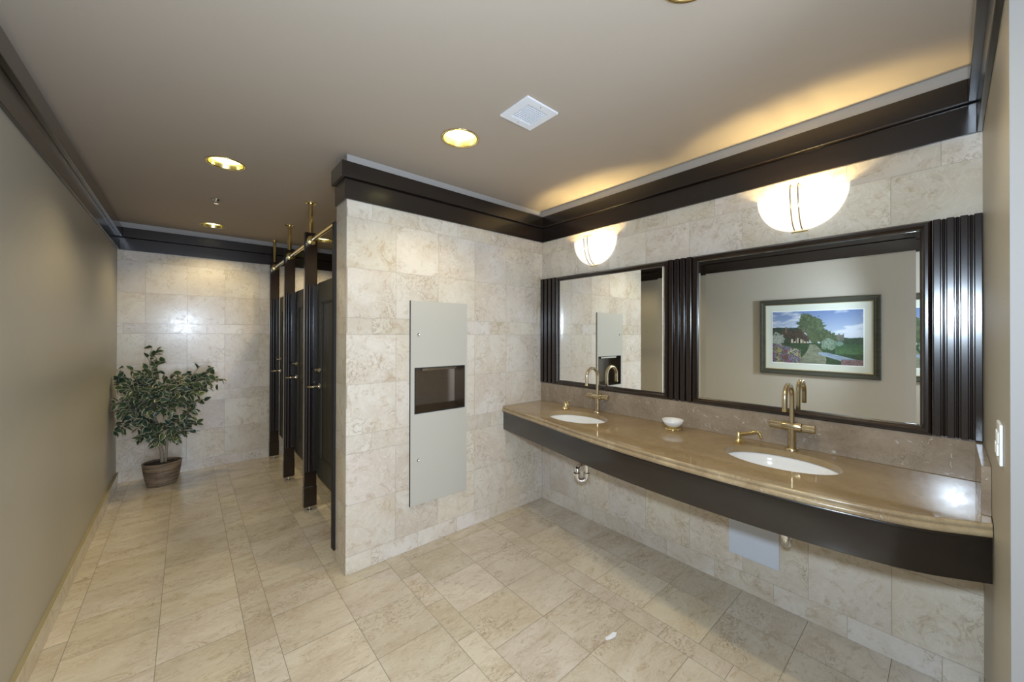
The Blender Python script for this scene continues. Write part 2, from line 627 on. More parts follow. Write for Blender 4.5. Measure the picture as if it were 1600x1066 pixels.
dn = downlight
dn('recessed_light', 'round brass-rimmed recessed light in ceiling, nearest the square white vent', *DOWN[0], DOWN_W)
dn('recessed_light', 'round recessed ceiling light above the aisle beside the first stall', *DOWN[1], DOWN_W)
dn('recessed_light', 'round recessed ceiling light close to the back wall over the potted ficus', *DOWN[2], DOWN_W)
dn('recessed_light', 'recessed ceiling light at the very top edge, in front of the vanity', *DOWN[3], DOWN_W)
for i, p in enumerate(STALL):
    dn('recessed_light', ['recessed light inside the nearest stall, hidden behind the tiled partition',
                          'recessed light inside the middle stall, just peeking past the partition edge',
                          'recessed light inside the last stall, seen under the brass head rail'][i], *p, STALL_W)

# ------------------------------------------------------------------ vent, sprinkler
t = thing('ceiling_vent', 'square white egg-crate exhaust vent in the ceiling', 'vent', (VENT[0], VENT[1], ZC))
bm = bmesh.new()
for (a, b, c, d) in subtract([(-.101, -.099, .101, .099)], (-.064, -.062, .064, .062)):
    box(bm, a, c, b, d, -.009, -.0005)
obj('frame', bm, VENTP, t)
bm = bmesh.new()
for k in range(10):
    q = -.064 + .128 * (k + .5) / 10 - .0013 + .0
    box(bm, q, q + .0026, -.063, .063, -.007, -.001)
    box(bm, -.063, .063, q, q + .0026, -.0068, -.0012)
obj('grille', bm, VENTP, t)
bm = bmesh.new()
box(bm, -.063, .063, -.063, .063, .10, .104)
obj('duct_interior', bm, plain('duct_blue_grey', (0.07, 0.10, 0.17), 0.7), t)
for s in (-1, 1):
    obj('screw', lathe(bmesh.new(), [(.0035, -.009), (.003, -.0105)], 10, c=(-.0, s * .081, 0)), CHROME, t)
t = thing('sprinkler', 'small chrome fire sprinkler between two recessed lights', 'sprinkler', (-2.217, 1.501, ZC))
obj('escutcheon', lathe(bmesh.new(), [(.033, -.0005), (.034, -.004), (.02, -.007), (.012, -.012), (.010, -.016)], 24), CHROME, t, smooth=True)
bm = bmesh.new()
tube(bm, [(.009, 0, -.014), (.016, 0, -.022), (.004, 0, -.032)], .002, 8)
tube(bm, [(-.009, 0, -.014), (-.016, 0, -.022), (-.004, 0, -.032)], .002, 8)
lathe(bm, [(.015, -.032), (.015, -.034)], 16)
obj('deflector', bm, CHROME, t)

# ------------------------------------------------------------------ vanity
CP = [(0, -.447), (-.3, -.500), (-.614, -.552), (-.878, -.602), (-1.2, -.646), (-1.5, -.666), (-1.75, -.668),
      (-1.95, -.657), (-2.15, -.630), (-2.30, -.590), (-2.445, -.505)]


def cfront(y):
    # Catmull-Rom through CP in y
    for i in range(len(CP) - 1):
        y0, y1 = CP[i][0], CP[i + 1][0]
        if y <= y0 + 1e-9 and y >= y1 - 1e-9:
            t = (y - y0) / (y1 - y0)
            p0 = CP[max(i - 1, 0)]; p1 = CP[i]; p2 = CP[i + 1]; p3 = CP[min(i + 2, len(CP) - 1)]
            m1 = (p2[1] - p0[1]) / (p2[0] - p0[0]) * (y1 - y0)
            m2 = (p3[1] - p1[1]) / (p3[0] - p1[0]) * (y1 - y0)
            h = (2 * t**3 - 3 * t**2 + 1, t**3 - 2 * t**2 + t, -2 * t**3 + 3 * t**2, t**3 - t**2)
            return h[0] * p1[1] + h[1] * m1 + h[2] * p2[1] + h[3] * m2
    return CP[-1][1]


ZTOP = .868
van = thing('vanity_counter', 'long bow-fronted brown travertine vanity top with dark wood apron on the mirror wall', 'vanity', (0, 0, 0))
NY = 96
Y0, Y1 = -.002, SY + .002
ys = [Y0 + (Y1 - Y0) * i / NY for i in range(NY + 1)]
path = []
for y in ys:
    yc = max(min(y, 0), CP[-1][0])
    x = cfront(yc)
    e = .004
    dx = (cfront(max(yc - e, CP[-1][0])) - cfront(min(yc + e, 0))) / (max(yc - e, CP[-1][0]) - min(yc + e, 0))
    n = Vector((-1, dx, 0)).normalized()
    path.append(((x, y), (-1.0, 0.0)))
SINK = [(-.307, -.644, .168, .232), (-.288, -1.838, .165, .228)]    # x, y, half-width x, half-width y
# top surface with elliptical holes: rows of the slab between back (x=-.02) and front edge
bm = bmesh.new()
EDGE_IN = .0


def strip(bm, ya, yb, za, n):
    pass


def topface(bm, z, up=True):
    # region split in y around each sink
    cuts = [Y0]
    for s in SINK:
        cuts += [s[1] + s[3] + .03, s[1] - s[3] - .03]
    cuts.append(Y1)
    for k in range(0, len(cuts) - 1):
        a, b = cuts[k], cuts[k + 1]
        if k % 2 == 0:
            n = max(2, int(abs(b - a) / .03))
            for i in range(n):
                u, v = a + (b - a) * i / n, a + (b - a) * (i + 1) / n
                bm.faces.new([bm.verts.new(p) for p in ((-.001, u, z), (cfront(u if u < 0 else 0), u, z), (cfront(max(v, -2.445)), v, z), (-.001, v, z))])
        else:
            sx, sy_, ax, ay = SINK[(k - 1) // 2]
            angs = [2 * PI * i / 120 for i in range(120)]
            for cx_, cy_ in ((-.001, a), (-.001, b), (cfront(min(a, 0)), a), (cfront(max(b, -2.445)), b)):
                angs.append(math.atan2((cy_ - sy_) / ay, (cx_ - sx) / ax) % (2 * PI))
            angs.sort()
            ring = []
            for t_ in angs:
                dx, dy = ax * math.cos(t_), ay * math.sin(t_)
                lo, hi = 0.0, 8.0
                for _ in range(45):
                    mid = (lo + hi) / 2
                    px, py = sx + dx * mid, sy_ + dy * mid
                    inside = (b <= py <= a) and px <= -.001 and px >= cfront(max(min(py, 0), -2.445))
                    if inside: lo = mid
                    else: hi = mid
                ring.append(((sx + dx, sy_ + dy), (sx + dx * lo, sy_ + dy * lo)))
            for i in range(len(ring)):
                (i0, o0), (i1, o1) = ring[i], ring[(i + 1) % len(ring)]
                bm.faces.new([bm.verts.new((*p, z)) for p in (i0, o0, o1, i1)])


topface(bm, ZTOP)
topface(bm, ZTOP - .030)
for (sx, sy_, ax, ay) in SINK:     # polished rim of each cut-out
    N = 96
    for i in range(N):
        a0, a1 = 2 * PI * i / N, 2 * PI * (i + 1) / N
        p = [(sx + ax * math.cos(a), sy_ + ay * math.sin(a)) for a in (a0, a1)]
        bm.faces.new([bm.verts.new(q) for q in ((*p[0], ZTOP), (*p[1], ZTOP), (*p[1], ZTOP - .03), (*p[0], ZTOP - .03))])
bmesh.ops.remove_doubles(bm, verts=bm.verts, dist=.0004)
obj('countertop', bm, COUNTST, van)
# moulded stone edge
prof = [(-.03, ZTOP - .0012), (0.0, ZTOP - .0004), (.005, ZTOP - .002), (.009, ZTOP - .006), (.010, ZTOP - .011), (.007, ZTOP - .016), (.006, ZTOP - .019),
        (.011, ZTOP - .021), (.015, ZTOP - .024), (.017, ZTOP - .030), (.016, ZTOP - .036), (.012, ZTOP - .041), (.004, ZTOP - .043), (-.03, ZTOP - .043)]
prof = [(-.010, ZTOP - .0012)] + prof[1:]
bm = sweep(bmesh.new(), path, prof + [(-.012, ZTOP - .029)])
obj('moulded_edge', bm, EDGEST, van, autosmooth=50)
# apron
prof = [(.001, .823), (.001, .820), (.001, .682), (-.0, .680), (-.024, .680), (-.024, .823)]
bm = sweep(bmesh.new(), path, prof)
obj('apron', bm, DARKY, van, autosmooth=40)
bm = sweep(bmesh.new(), path, [(.004, .825), (.006, .822), (.006, .816), (.003, .813), (.0012, .813), (.0012, .825)])
obj('apron_bead', bm, DARKY, van, autosmooth=40)
# backsplash and side splash
tag(obj('backsplash', BX(-.020, -.0005, SY + .001, -.001, ZTOP + .0004, 1.026), SPLASHST, bevel=.0015), 'long brown mottled stone backsplash below the mirrors', 'backsplash')
tag(obj('side_splash', BX(-.440, -.0205, SY + .0005, SY + .022, ZTOP + .0004, 1.026), SPLASHST, bevel=.0015), 'short brown stone side splash against the painted wall at the right end of the vanity', 'backsplash')

# sinks
def make_sink(label, sx, sy_, ax, ay):
    t = thing('sink', label, 'sink', (sx, sy_, ZTOP - .0305), 0, None)
    bm = bmesh.new()
    prof = [(1.10, -.001), (1.02, -.001), (1.0, -.006), (.97, -.03), (.90, -.07), (.75, -.11), (.5, -.135), (.2, -.145), (.10, -.147)]
    prof += [(.10, -.153), (.5, -.143), (.78, -.118), (.95, -.075), (1.03, -.03), (1.10, -.012), (1.10, -.001)]
    rings = []
    for k, z in prof:
        rings.append([bm.verts.new((k * ax * math.cos(2 * PI * i / 64), k * ay * math.sin(2 * PI * i / 64), z)) for i in range(64)])
    for a, b in zip(rings, rings[1:]):
        for i in range(64):
            j = (i + 1) % 64
            bm.faces.new((a[i], a[j], b[j], b[i]))
    obj('basin', bm, PORC, t, smooth=True)
    obj('drain', lathe(bmesh.new(), [(.0001, -.1445), (.018, -.1445), (.024, -.1435), (.025, -.147), (.022, -.175), (.0001, -.175)], 28, close=False), CHROME, t, smooth=True)
    return t


s1 = make_sink('oval white undermount basin at the far end, next to the tiled partition', *SINK[0])
s2 = dup(s1, (SINK[1][0], SINK[1][1], ZTOP - .0305), label='oval white undermount basin at the near end of the vanity, below the larger mirror')

# faucets
def make_faucet(label, x, y):
    t = thing('faucet', label, 'faucet', (x, y, ZTOP))
    obj('base_column', lathe(bmesh.new(), [(.030, 0), (.030, .006), (.026, .011), (.0185, .016), (.0175, .10), (.0175, .118)], 32), SATIN, t, autosmooth=40)
    obj('valve_body', lathe(bmesh.new(), [(.020, -.040), (.0215, -.037), (.0215, .037), (.020, .040)], 32, c=(0, 0, .119), axis='y'), SATIN, t, autosmooth=40)
    for s in (-1, 1):
        bm = bmesh.new()
        n = 44
        prof = [(.0165, .0405), (.0185, .043), (.0185, .092), (.0165, .0955), (.0001, .0955)]
        rings = []
        for r, z in prof:
            rings.append([bm.verts.new(((r * (1.0 if i % 2 else .93)) * math.cos(2 * PI * i / n), s * z, .119 + (r * (1.0 if i % 2 else .93)) * math.sin(2 * PI * i / n))) for i in range(n)])
        for a, b in zip(rings, rings[1:]):
            for i in range(n):
                j = (i + 1) % n
                bm.faces.new((a[i], a[j], b[j], b[i]))
        obj('handle', bm, SATIN, t)
    pts = [(0, 0, .13), (0, 0, .20), (0, 0, .268)]
    rad = .064
    for i in range(1, 17):
        a = PI * i / 16
        pts.append((-rad + rad * math.cos(a), 0, .268 + rad * math.sin(a)))
    pts.append((-2 * rad, 0, .228))
    pts.append((-2 * rad, 0, .214))
    obj('spout', tube(bmesh.new(), pts, .0115, 20), SATIN, t, autosmooth=60)
    obj('aerator', lathe(bmesh.new(), [(.0122, .210), (.0122, .222)], 20, c=(-2 * rad, 0, 0)), BRASS, t, autosmooth=40)
    return t


f1 = make_faucet('gold gooseneck faucet with cross handles behind the far basin', -.074, -.648)
f2 = dup(f1, (-.074, -1.840, ZTOP), label='gold gooseneck faucet with cross handles behind the near basin')


def make_disp(label, x, y, rz):
    t = thing('soap_dispenser', label, 'soap dispenser', (x, y, ZTOP), rz)
    obj('collar', lathe(bmesh.new(), [(.021, 0), (.022, .004), (.019, .008), (.014, .014), (.0125, .020), (.0115, .045), (.009, .050), (.0001, .051)], 28), BRASS, t, autosmooth=40)
    obj('spout', tube(bmesh.new(), [(0, 0, .040), (0, -.02, .044), (0, -.05, .053), (0, -.082, .063), (0, -.094, .060), (0, -.101, .050), (0, -.104, .040)],
                      [.0055, .0055, .0052, .005, .0055, .0062, .0058], 14), BRASS, t, smooth=True)
    return t


d1_ = make_disp('small polished brass soap dispenser left of the far basin', -.154, -.408, math.radians(-40))
d2_ = make_disp('small polished brass soap dispenser left of the near basin', -.140, -1.621, 0)
d1_.scale = d2_.scale = (1.3, 1.0, 1.2)
d1_.scale = (1.25, 1.0, 1.15)

t = thing('soap_dish', 'small round white porcelain dish on a brass foot between the basins', 'soap dish', (-.134, -1.252, ZTOP))
obj('bowl', lathe(bmesh.new(), [(.0001, .018), (.028, .018), (.045, .027), (.056, .042), (.062, .060), (.0595, .061), (.052, .044), (.040, .031), (.022, .024), (.0001, .023)], 40, close=False), PORC, t, smooth=True)
bm = lathe(bmesh.new(), [(.024, .0005), (.042, .0005), (.044, .004), (.040, .008), (.030, .011), (.026, .018), (.018, .018)], 36, close=False)
for k in range(10):
    a = 2 * PI * k / 10
    lathe(bm, [(.0001, .0), (.006, .002), (.0065, .006), (.004, .011), (.0001, .012)], 10, c=(.040 * math.cos(a), .040 * math.sin(a), 0), close=False)
obj('brass_foot', bm, BRASS, t, smooth=True)

# drain traps
def make_trap(label, x, y, dx, dy, zb):
    """tailpiece at x,y; the U bend swings towards (dx, dy), then an arm runs to the wall"""
    t = thing('drain_trap', label, 'drain pipe', (x, y, 0))
    r = .0165
    k = math.hypot(dx, dy) / 2
    ux, uy = dx / (2 * k), dy / (2 * k)
    zc = zb + k
    pts = [(0, 0, .661), (0, 0, .60), (0, 0, zc)]
    for i in range(1, 13):
        a = PI * i / 12
        q = k - k * math.cos(a)
        pts.append((ux * q, uy * q, zc - k * math.sin(a)))
    pts.append((dx, dy, zc + .012))
    obj('trap_bend', tube(bmesh.new(), pts, r, 18), CHROME, t, smooth=True)
    pts = [(dx, dy, zc + .012), (dx, dy, zc + .025)]
    for i in range(1, 9):
        a = PI / 2 * i / 8
        pts.append((dx + .035 * (1 - math.cos(a)), dy, zc + .025 + .035 * math.sin(a)))
    pts.append((-x - .002, dy, zc + .060))
    obj('wall_arm', tube(bmesh.new(), pts, r, 18), CHROME, t, smooth=True)
    for c, z in (((0, 0, 0), zc + .012), ((dx, dy, 0), zc + .012)):
        bm = lathe(bmesh.new(), [(.0168, z - .012), (.0235, z - .010), (.0235, z + .008), (.0175, z + .014)], 12, c=c)
        obj('slip_nut', bm, CHROME, t)
    obj('escutcheon', lathe(bmesh.new(), [(.0168, -x - .020), (.030, -x - .010), (.034, -x - .0015)], 24, c=(0, dy, zc + .060), axis='x', close=False), CHROME, t, smooth=True)
    return t


make_trap('chrome drain trap below the far basin', -.300, -.725, -.050, .044, .440)
make_trap('chrome drain trap below the near basin, right of the white cover', -.305, -1.868, .080, .006, .478)

o = obj('access_cover', BX(-.006, -.0003, -1.768, -1.523, .193, .505), COVERP, bevel=.001)
tag(o, 'flat white square access cover on the tiles under the vanity', 'cover')

# ------------------------------------------------------------------ mirrors and fluted panels
ZM0, ZM1 = 1.030, 1.932


def make_mirror(label, ya, yb):
    """ya > yb : outer frame limits"""
    t = thing('framed_mirror', label, 'mirror', (0, ya, ZM0))
    w = ya - yb
    h = ZM1 - ZM0
    fw = .036
    # frame: mitred bead moulding
    prof = [(0, .0015), (0, .022), (.004, .031), (.012, .038), (.020, .038), (.027, .031), (.030, .025), (.036, .022), (.036, .0015)]
    bm = bmesh.new()
    corners = [(0, 0, 1, 1), (-w, 0, -1, 1), (-w, h, -1, -1), (0, h, 1, -1)]
    rings = []
    for (cy, cz, sy_, sz) in corners:
        rings.append([bm.verts.new((-d, cy - sy_ * a, cz + sz * a)) for a, d in prof])
    n = len(prof)
    for k in range(4):
        a, b = rings[k], rings[(k + 1) % 4]
        for i in range(n - 1):
            bm.faces.new((a[i], a[i + 1], b[i + 1], b[i]))
    obj('frame', bm, DARK, t, autosmooth=35)
    # glass with bevelled left and right edges
    g0, g1 = -fw + .003, -(w - fw) - .003
    bw_ = .046
    xs = -.016
    yb_ = [g0, g0 - .014, g0 - bw_, g1 + bw_, g1 + .014, g1]
    d1 = math.tan(math.radians(1.9)) * (bw_ - .014)
    d2 = math.tan(math.radians(7.0)) * .014
    xx = [xs + d1 - d2 * .6, xs + d1, xs, xs, xs + d1, xs + d1 - d2]
    bm = bmesh.new()
    zz = (fw - .003, h - fw + .003)
    vs = [[bm.verts.new((x, y, z)) for z in zz] for x, y in zip(xx, yb_)]
    for a, b in zip(vs, vs[1:]):
        bm.faces.new((a[0], a[1], b[1], b[0]))
    vb = [[bm.verts.new((-.002, y, z)) for z in zz] for y in (g0, g1)]
    bm.faces.new((vb[0][0], vb[1][0], vb[1][1], vb[0][1]))
    obj('mirror_glass', bm, MIRR, t)
    return t


make_mirror('smaller dark-framed mirror over the far basin reflecting the towel dispenser', -.180, -1.170)
make_mirror('wide dark-framed mirror over the near basin reflecting the framed landscape', -1.320, -2.314)


def fluted(label, y0, y1, flats):
    """flats: list of (ya, yb) raised flats; the grooves between hold a round bead"""
    t = thing('fluted_panel', label, 'wood panel', (0, y0, ZM0))
    bm = bmesh.new()
    box(bm, -.012, -.0015, y1 - y0, 0, 0, ZM1 - ZM0 - .001)
    obj('backing', bm, DARK, t)
    for a, b in flats:
        obj('flute', BX(-.030, -.0121, b - y0, a - y0, 0, ZM1 - ZM0), DARK, t, bevel=.003)
    for (a, b), (c, d) in zip(flats, flats[1:]):
        m_ = (b + c) / 2 - y0
        r = abs(b - c) * .26
        bm = bmesh.new()
        for zz in (0,):
            n = 10
            r0 = [bm.verts.new((-.0125 - r * 1.2 * math.sin(PI * i / n), m_ + r * math.cos(PI * i / n), 0)) for i in range(n + 1)]
            r1 = [bm.verts.new((-.0125 - r * 1.2 * math.sin(PI * i / n), m_ + r * math.cos(PI * i / n), ZM1 - ZM0)) for i in range(n + 1)]
            for i in range(n):
                bm.faces.new((r0[i], r0[i + 1], r1[i + 1], r1[i]))
            bm.faces.new(r1)
            bm.faces.new(r0)
        obj('bead', bm, DARK, t, autosmooth=40)
    return t


fluted('narrow dark fluted wood panel between the tiled partition and the smaller mirror', -.002, -.179,
       [(-.004, -.038), (-.050, -.084), (-.096, -.130), (-.142, -.177)])
fluted('dark fluted wood panel between the two mirrors', -1.171, -1.319,
       [(-1.172, -1.200), (-1.212, -1.238), (-1.250, -1.276), (-1.288, -1.317)])
fluted('wide dark fluted wood panel at the right end beside the painted side wall', -2.315, SY + .001,
       [(-2.3155, -2.338), (-2.3525, -2.375), (-2.389, -2.411), (-2.425, SY + .0015)])

# ------------------------------------------------------------------ sconces


def make_sconce(label, y):
    t = thing('wall_sconce', label, 'wall light', (0, y, 1.985))
    # quarter-sphere bowl, open on top
    a_, b_, c_ = .192, .112, .195     # half width, depth, height
    nu, nv = 36, 16
    bm = bmesh.new()
    for off in (0, .004):
        g = []
        for j in range(nv + 1):
            ph = (PI / 2) * j / nv          # 0 at the rim .. 90deg at the bottom
            row = []
            for i in range(nu + 1):
                th = PI * i / nu
                row.append(bm.verts.new((-.0006 - (b_ - off) * math.sin(th) * math.cos(ph) ** .8, (a_ - off) * math.cos(th) * math.cos(ph) ** .9,
                                         c_ - (c_ - off) * math.sin(ph))))
            g.append(row)
        for j in range(nv):
            for i in range(nu):
                bm.faces.new((g[j][i], g[j][i + 1], g[j + 1][i + 1], g[j + 1][i]))
        rim = g[0]
        if off == 0: first = rim
        else:
            for i in range(nu):
                bm.faces.new((first[i], first[i + 1], rim[i + 1], rim[i]))
    bmesh.ops.remove_doubles(bm, verts=bm.verts, dist=.0002)
    obj('glass_bowl', bm, BOWLG, t, smooth=True)
    for s in (-1, 1):
        pts = [(-.030, s * .016, c_ + .006), (-.060, s * .016, c_ + .016), (-.113, s * .016, c_ + .016)]
        for j in range(0, 12):
            ph = (PI / 2) * (j / 12) * .97
            pts.append((-.008 - (b_ + .004) * math.cos(ph) ** .8 - .002, s * .016, c_ + .003 - (c_ + .008) * math.sin(ph)))
        obj('brass_rod', tube(bmesh.new(), pts, .0028, 10), BRASS, t, smooth=True)
    bm = bmesh.new()
    tube(bm, [(-.018, -.034, -.006), (-.018, .034, -.006)], .0045, 12)
    box(bm, -.02, -.0008, -.010, .010, -.009, -.003)
    obj('bottom_clip', bm, BRASS, t)
    bm = bmesh.new()
    n = 40
    fr1 = [bm.verts.new((-.0045, .180 * math.cos(PI * i / n), .188 - .178 * math.sin(PI * i / n))) for i in range(n + 1)]
    bk1 = [bm.verts.new((-.0006, .180 * math.cos(PI * i / n), .188 - .178 * math.sin(PI * i / n))) for i in range(n + 1)]
    bm.faces.new(fr1)
    bm.faces.new(bk1)
    for i in range(n + 1):
        j = (i + 1) % (n + 1)
        bm.faces.new((fr1[i], fr1[j], bk1[j], bk1[i]))
    obj('back_plate_baffle', bm, BAFFLE, t)  # unseen back plate, spread and darkened to cut light bouncing inside the bowl
    light('sconce_bulb', 'POINT', (-.030, 0, .072), SCONCE_W, SCON, t, shadow_soft_size=.022)
    return t


make_sconce('glowing half-bowl glass wall sconce above the smaller far mirror', -.574)
make_sconce('glowing half-bowl glass wall sconce above the wide near mirror', -1.860)

# ------------------------------------------------------------------ towel dispenser
t = thing('towel_dispenser', 'tall pale metal recessed paper towel dispenser and bin set into the tiled partition', 'towel dispenser', (-1.037, 0, .294))
bm = bmesh.new()
for (a, b, c, d) in subtract([(-.224, 0, .224, 1.379)], (HOLE[0] + 1.037, HOLE[1] - .294, HOLE[2] + 1.037, HOLE[3] - .294)):
    box(bm, a, c, -.014, -.0015, b, d)
bmesh.ops.remove_doubles(bm, verts=bm.verts, dist=.0001)
obj('face_panel', bm, PANELP, t)
obj('panel_edge', BX(-.2265, -.2242, -.013, -.0015, 0, 1.379), BLACK, t)
u0, v0, u1, v1 = HOLE[0] + 1.037, HOLE[1] - .294, HOLE[2] + 1.037, HOLE[3] - .294
bm = bmesh.new()
P = [(u0, v0), (u1, v0), (u1, v1), (u0, v1)]
Q = [(u0 + .012, v0 + .03), (u1 - .012, v0 + .03), (u1 - .012, v1 - .01), (u0 + .012, v1 - .01)]
fr_ = [bm.verts.new((a, -.0145, b)) for a, b in P]
bk = [bm.verts.new((a, .10, b)) for a, b in Q]
for i in range(4):
    j = (i + 1) % 4
    bm.faces.new((fr_[i], fr_[j], bk[j], bk[i]))
bm.faces.new(bk)
obj('recess', bm, STEEL, t)
bm = bmesh.new()
for (a, b, c, d) in subtract([(u0 - .004, v0 - .004, u1 + .004, v1 + .004)], (u0 + .002, v0 + .002, u1 - .002, v1 - .002)):
    box(bm, a, c, -.0165, -.0142, b, d)
obj('opening_rim', bm, BLACK, t)
obj('towel_chute', BX(u0 + .06, u1 - .06, .0, .06, v1 - .020, v1 - .004), CHROME, t)
for z in (1.445, .598):
    bm = lathe(bmesh.new(), [(.0105, -.014), (.0105, -.019), (.008, -.021), (.004, -.020), (.0001, -.018)], 20, c=(-1.207 + 1.037, 0, z - .294), axis='y')
    obj('lock', bm, CHROME, t, autosmooth=30)

# ------------------------------------------------------------------ light switch on the side wall
t = thing('light_switch', 'white light switch plate on the beige side wall right of the vanity', 'light switch', (-.80, SY, 1.172))
obj('switch_plate', BX(-.045, .045, .0005, .0065, -.052, .052), WHITE, t, bevel=.002)
for s in (-1, 1):
    obj('rocker', BX(s * .021 - .010, s * .021 + .010, .0065, .0105, -.030, .0), WHITE, t, bevel=.0015)
    obj('rocker', BX(s * .021 - .010, s * .021 + .010, .0065, .009, .001, .030), WHITE, t, bevel=.0015)

# ------------------------------------------------------------------ stalls
PX0, PX1 = -1.667, -1.574
PYS = [(1.060, 1.110), (1.905, 1.955), (2.750, 2.800)]
PL = ['dark wood stall post nearest the tiled partition', 'dark wood stall post between the middle and last stalls', 'dark wood stall post closest to the back wall']
for (ya, yb), lab in zip(PYS, PL):
    t = thing('stall_post', lab, 'toilet stall post', ((PX0 + PX1) / 2, ya, 0))
    hw = (PX1 - PX0) / 2
    obj('post', BX(-hw, hw, 0, yb - ya, .038, 2.280), DARK, t, bevel=.005)
    obj('base_sleeve', BX(-hw - .0025, hw + .0025, -.0025, yb - ya + .0025, .032, .20), DARK, t, bevel=.006)
    bm = bmesh.new()
    for cx_, rr in ((-hw + .016, .0075), (-hw + .036, .0105)):
        n = 12
        r0 = [bm.verts.new((cx_ + rr * math.cos(PI * i / n), -.0002 - rr * 1.1 * math.sin(PI * i / n), .32)) for i in range(n + 1)]
        r1 = [bm.verts.new((cx_ + rr * math.cos(PI * i / n), -.0002 - rr * 1.1 * math.sin(PI * i / n), 1.845)) for i in range(n + 1)]
        for i in range(n):
            bm.faces.new((r0[i], r0[i + 1], r1[i + 1], r1[i]))
        bm.faces.new(r0)
        bm.faces.new(r1)
    box(bm, hw - .030, hw - .004, -.008, -.0002, .32, 1.845)
    obj('stop_moulding', bm, SOFTW, t, autosmooth=40)
    obj('foot', lathe(bmesh.new(), [(.020, 0), (.020, .003), (.008, .006), (.007, .038)], 20, c=(0, (yb - ya) / 2, 0)), CHROME, t, autosmooth=40)
    bm = bmesh.new()
    t2 = thing('brass_ceiling_tube', lab.replace('dark wood stall post', 'polished brass tube from ceiling to the stall post'), 'brass tube', ((PX0 + PX1) / 2, (ya + yb) / 2, 2.280))
    obj('tube', tube(bm, [(0, 0, 0), (0, 0, ZC - 2.280)], .0165, 20), BRASS, t2, autosmooth=40)
    hh = ZC - 2.280
    obj('ceiling_flange', lathe(bmesh.new(), [(.017, hh - .016), (.024, hh - .014), (.026, hh - .007), (.040, hh - .005), (.042, hh - .0003)], 32), BRASS, t2, autosmooth=40)
o = thing('stall_post', 'dark wood stall jamb fixed behind the edge of the tiled partition', 'toilet stall post', (-1.6665, TH, 0))
obj('post', BX(-.0165, .07, .001, .05, .068, 2.17), JAMBW, o, bevel=.004)

RL = ['nearest length of polished brass head rail, from the tiled partition to the first stall post',
      'middle length of polished brass head rail, between the first and second stall posts',
      'farthest length of polished brass head rail, between the second and last stall posts']
ry0 = TH + .051
for (ya, yb), lab in zip(PYS, RL):
    t = thing('head_rail', lab, 'brass rail', (-1.618, ry0, 2.216))
    ln_ = ya - ry0
    obj('rail', tube(bmesh.new(), [(0, .001, 0), (0, ln_ - .001, 0)], .0185, 20), BRASS, t, autosmooth=40)
    for e, sg in ((.001, 1), (ln_ - .001, -1)):
        if e < .01: continue
        obj('flange', lathe(bmesh.new(), [(.0190, e + sg * .018), (.025, e + sg * .016), (.028, e + sg * .009), (.036, e + sg * .006), (.037, e)], 32, axis='y'), BRASS, t, autosmooth=40)
    ry0 = yb

DSPAN = [(.245, 1.055), (1.115, 1.900), (1.960, 2.745)]
DL = ['dark panelled stall door nearest the tiled partition', 'dark panelled stall door of the middle stall', 'dark panelled stall door of the last stall by the back wall']
for (ya, yb), lab in zip(DSPAN, DL):
    xf = -1.5695
    t = thing('stall_door', lab, 'toilet stall door', (xf, ya, 0))
    w = yb - ya
    z0, z1 = .268, 1.868
    bm = bmesh.new()
    st = .085
    p0, p1 = .435, 1.705
    for (a, b, c, d) in subtract([(0, z0, w, z1)], (st, p0, w - st, p1)):
        box(bm, 0, .040, a, c, b, d)
    bmesh.ops.remove_doubles(bm, verts=bm.verts, dist=.0001)
    obj('door_frame', bm, DOORW, t)
    bm = bmesh.new()
    box(bm, .012, .030, st, w - st, p0, p1)
    for k in range(1, 6):
        q = st + (w - 2 * st) * k / 6
        box(bm, .0112, .012, q - .0012, q + .0012, p0, p1)
    obj('door_panel', bm, DOORW, t)
    bm = bmesh.new()
    for (a, b, c, d) in subtract([(st, p0, w - st, p1)], (st + .012, p0 + .012, w - st - .012, p1 - .012)):
        box(bm, .004, .0118, a, c, b, d)
    obj('panel_moulding', bm, DOORW, t, bevel=.003)
    hy = w - .078
    h_ = obj('handle_rose', lathe(bmesh.new(), [(.024, 0), (.024, -.006), (.014, -.012), (.010, -.03), (.012, -.046), (.0001, -.048)], 24, c=(0, hy, 1.022), axis='x'), NICK, t, autosmooth=40)
    obj('lever', tube(bmesh.new(), [(-.045, hy, 1.022), (-.060, hy + .008, 1.022), (-.074, hy + .026, 1.020), (-.088, hy + .050, 1.018)], [.0085, .008, .007, .006], 12), NICK, h_, smooth=True)
    obj('latch_knob', lathe(bmesh.new(), [(.021, 0), (.021, -.010), (.013, -.018), (.012, -.030), (.016, -.034), (.016, -.044), (.0001, -.047)], 24, c=(0, hy, 1.155), axis='x'), NICK, t, autosmooth=40)
for y, lab in ((1.085, 'dark wood divider between the first and middle stalls'), (1.930, 'dark wood divider between the middle and last stalls')):
    o = obj('stall_divider', BX(-1.528, -.002, y - .018, y + .018, .268, 1.868), DOORW)
    tag(o, lab, 'toilet stall divider')

# ------------------------------------------------------------------ framed landscape on the left wall
PY0, PY1, PZ0, PZ1 = -.867, -1.916, .994, 1.852
t = thing('framed_picture', 'framed country cottage landscape print on the left wall, seen in the wide mirror', 'picture', (LX, PY0, PZ0))
pw_, ph_ = PY0 - PY1, PZ1 - PZ0


def ringframe(w, h, ins0, prof):
    bm = bmesh.new()
    rings = []
    for (cy, cz, sy_, sz) in [(0, 0, 1, 1), (-w, 0, -1, 1), (-w, h, -1, -1), (0, h, 1, -1)]:
        rings.append([bm.verts.new((d, cy - sy_ * (a + ins0), cz + sz * (a + ins0))) for a, d in prof])
    for k in range(4):
        a, b = rings[k], rings[(k + 1) % 4]
        for i in range(len(prof) - 1):
            bm.faces.new((a[i], a[i + 1], b[i + 1], b[i]))
    return bm


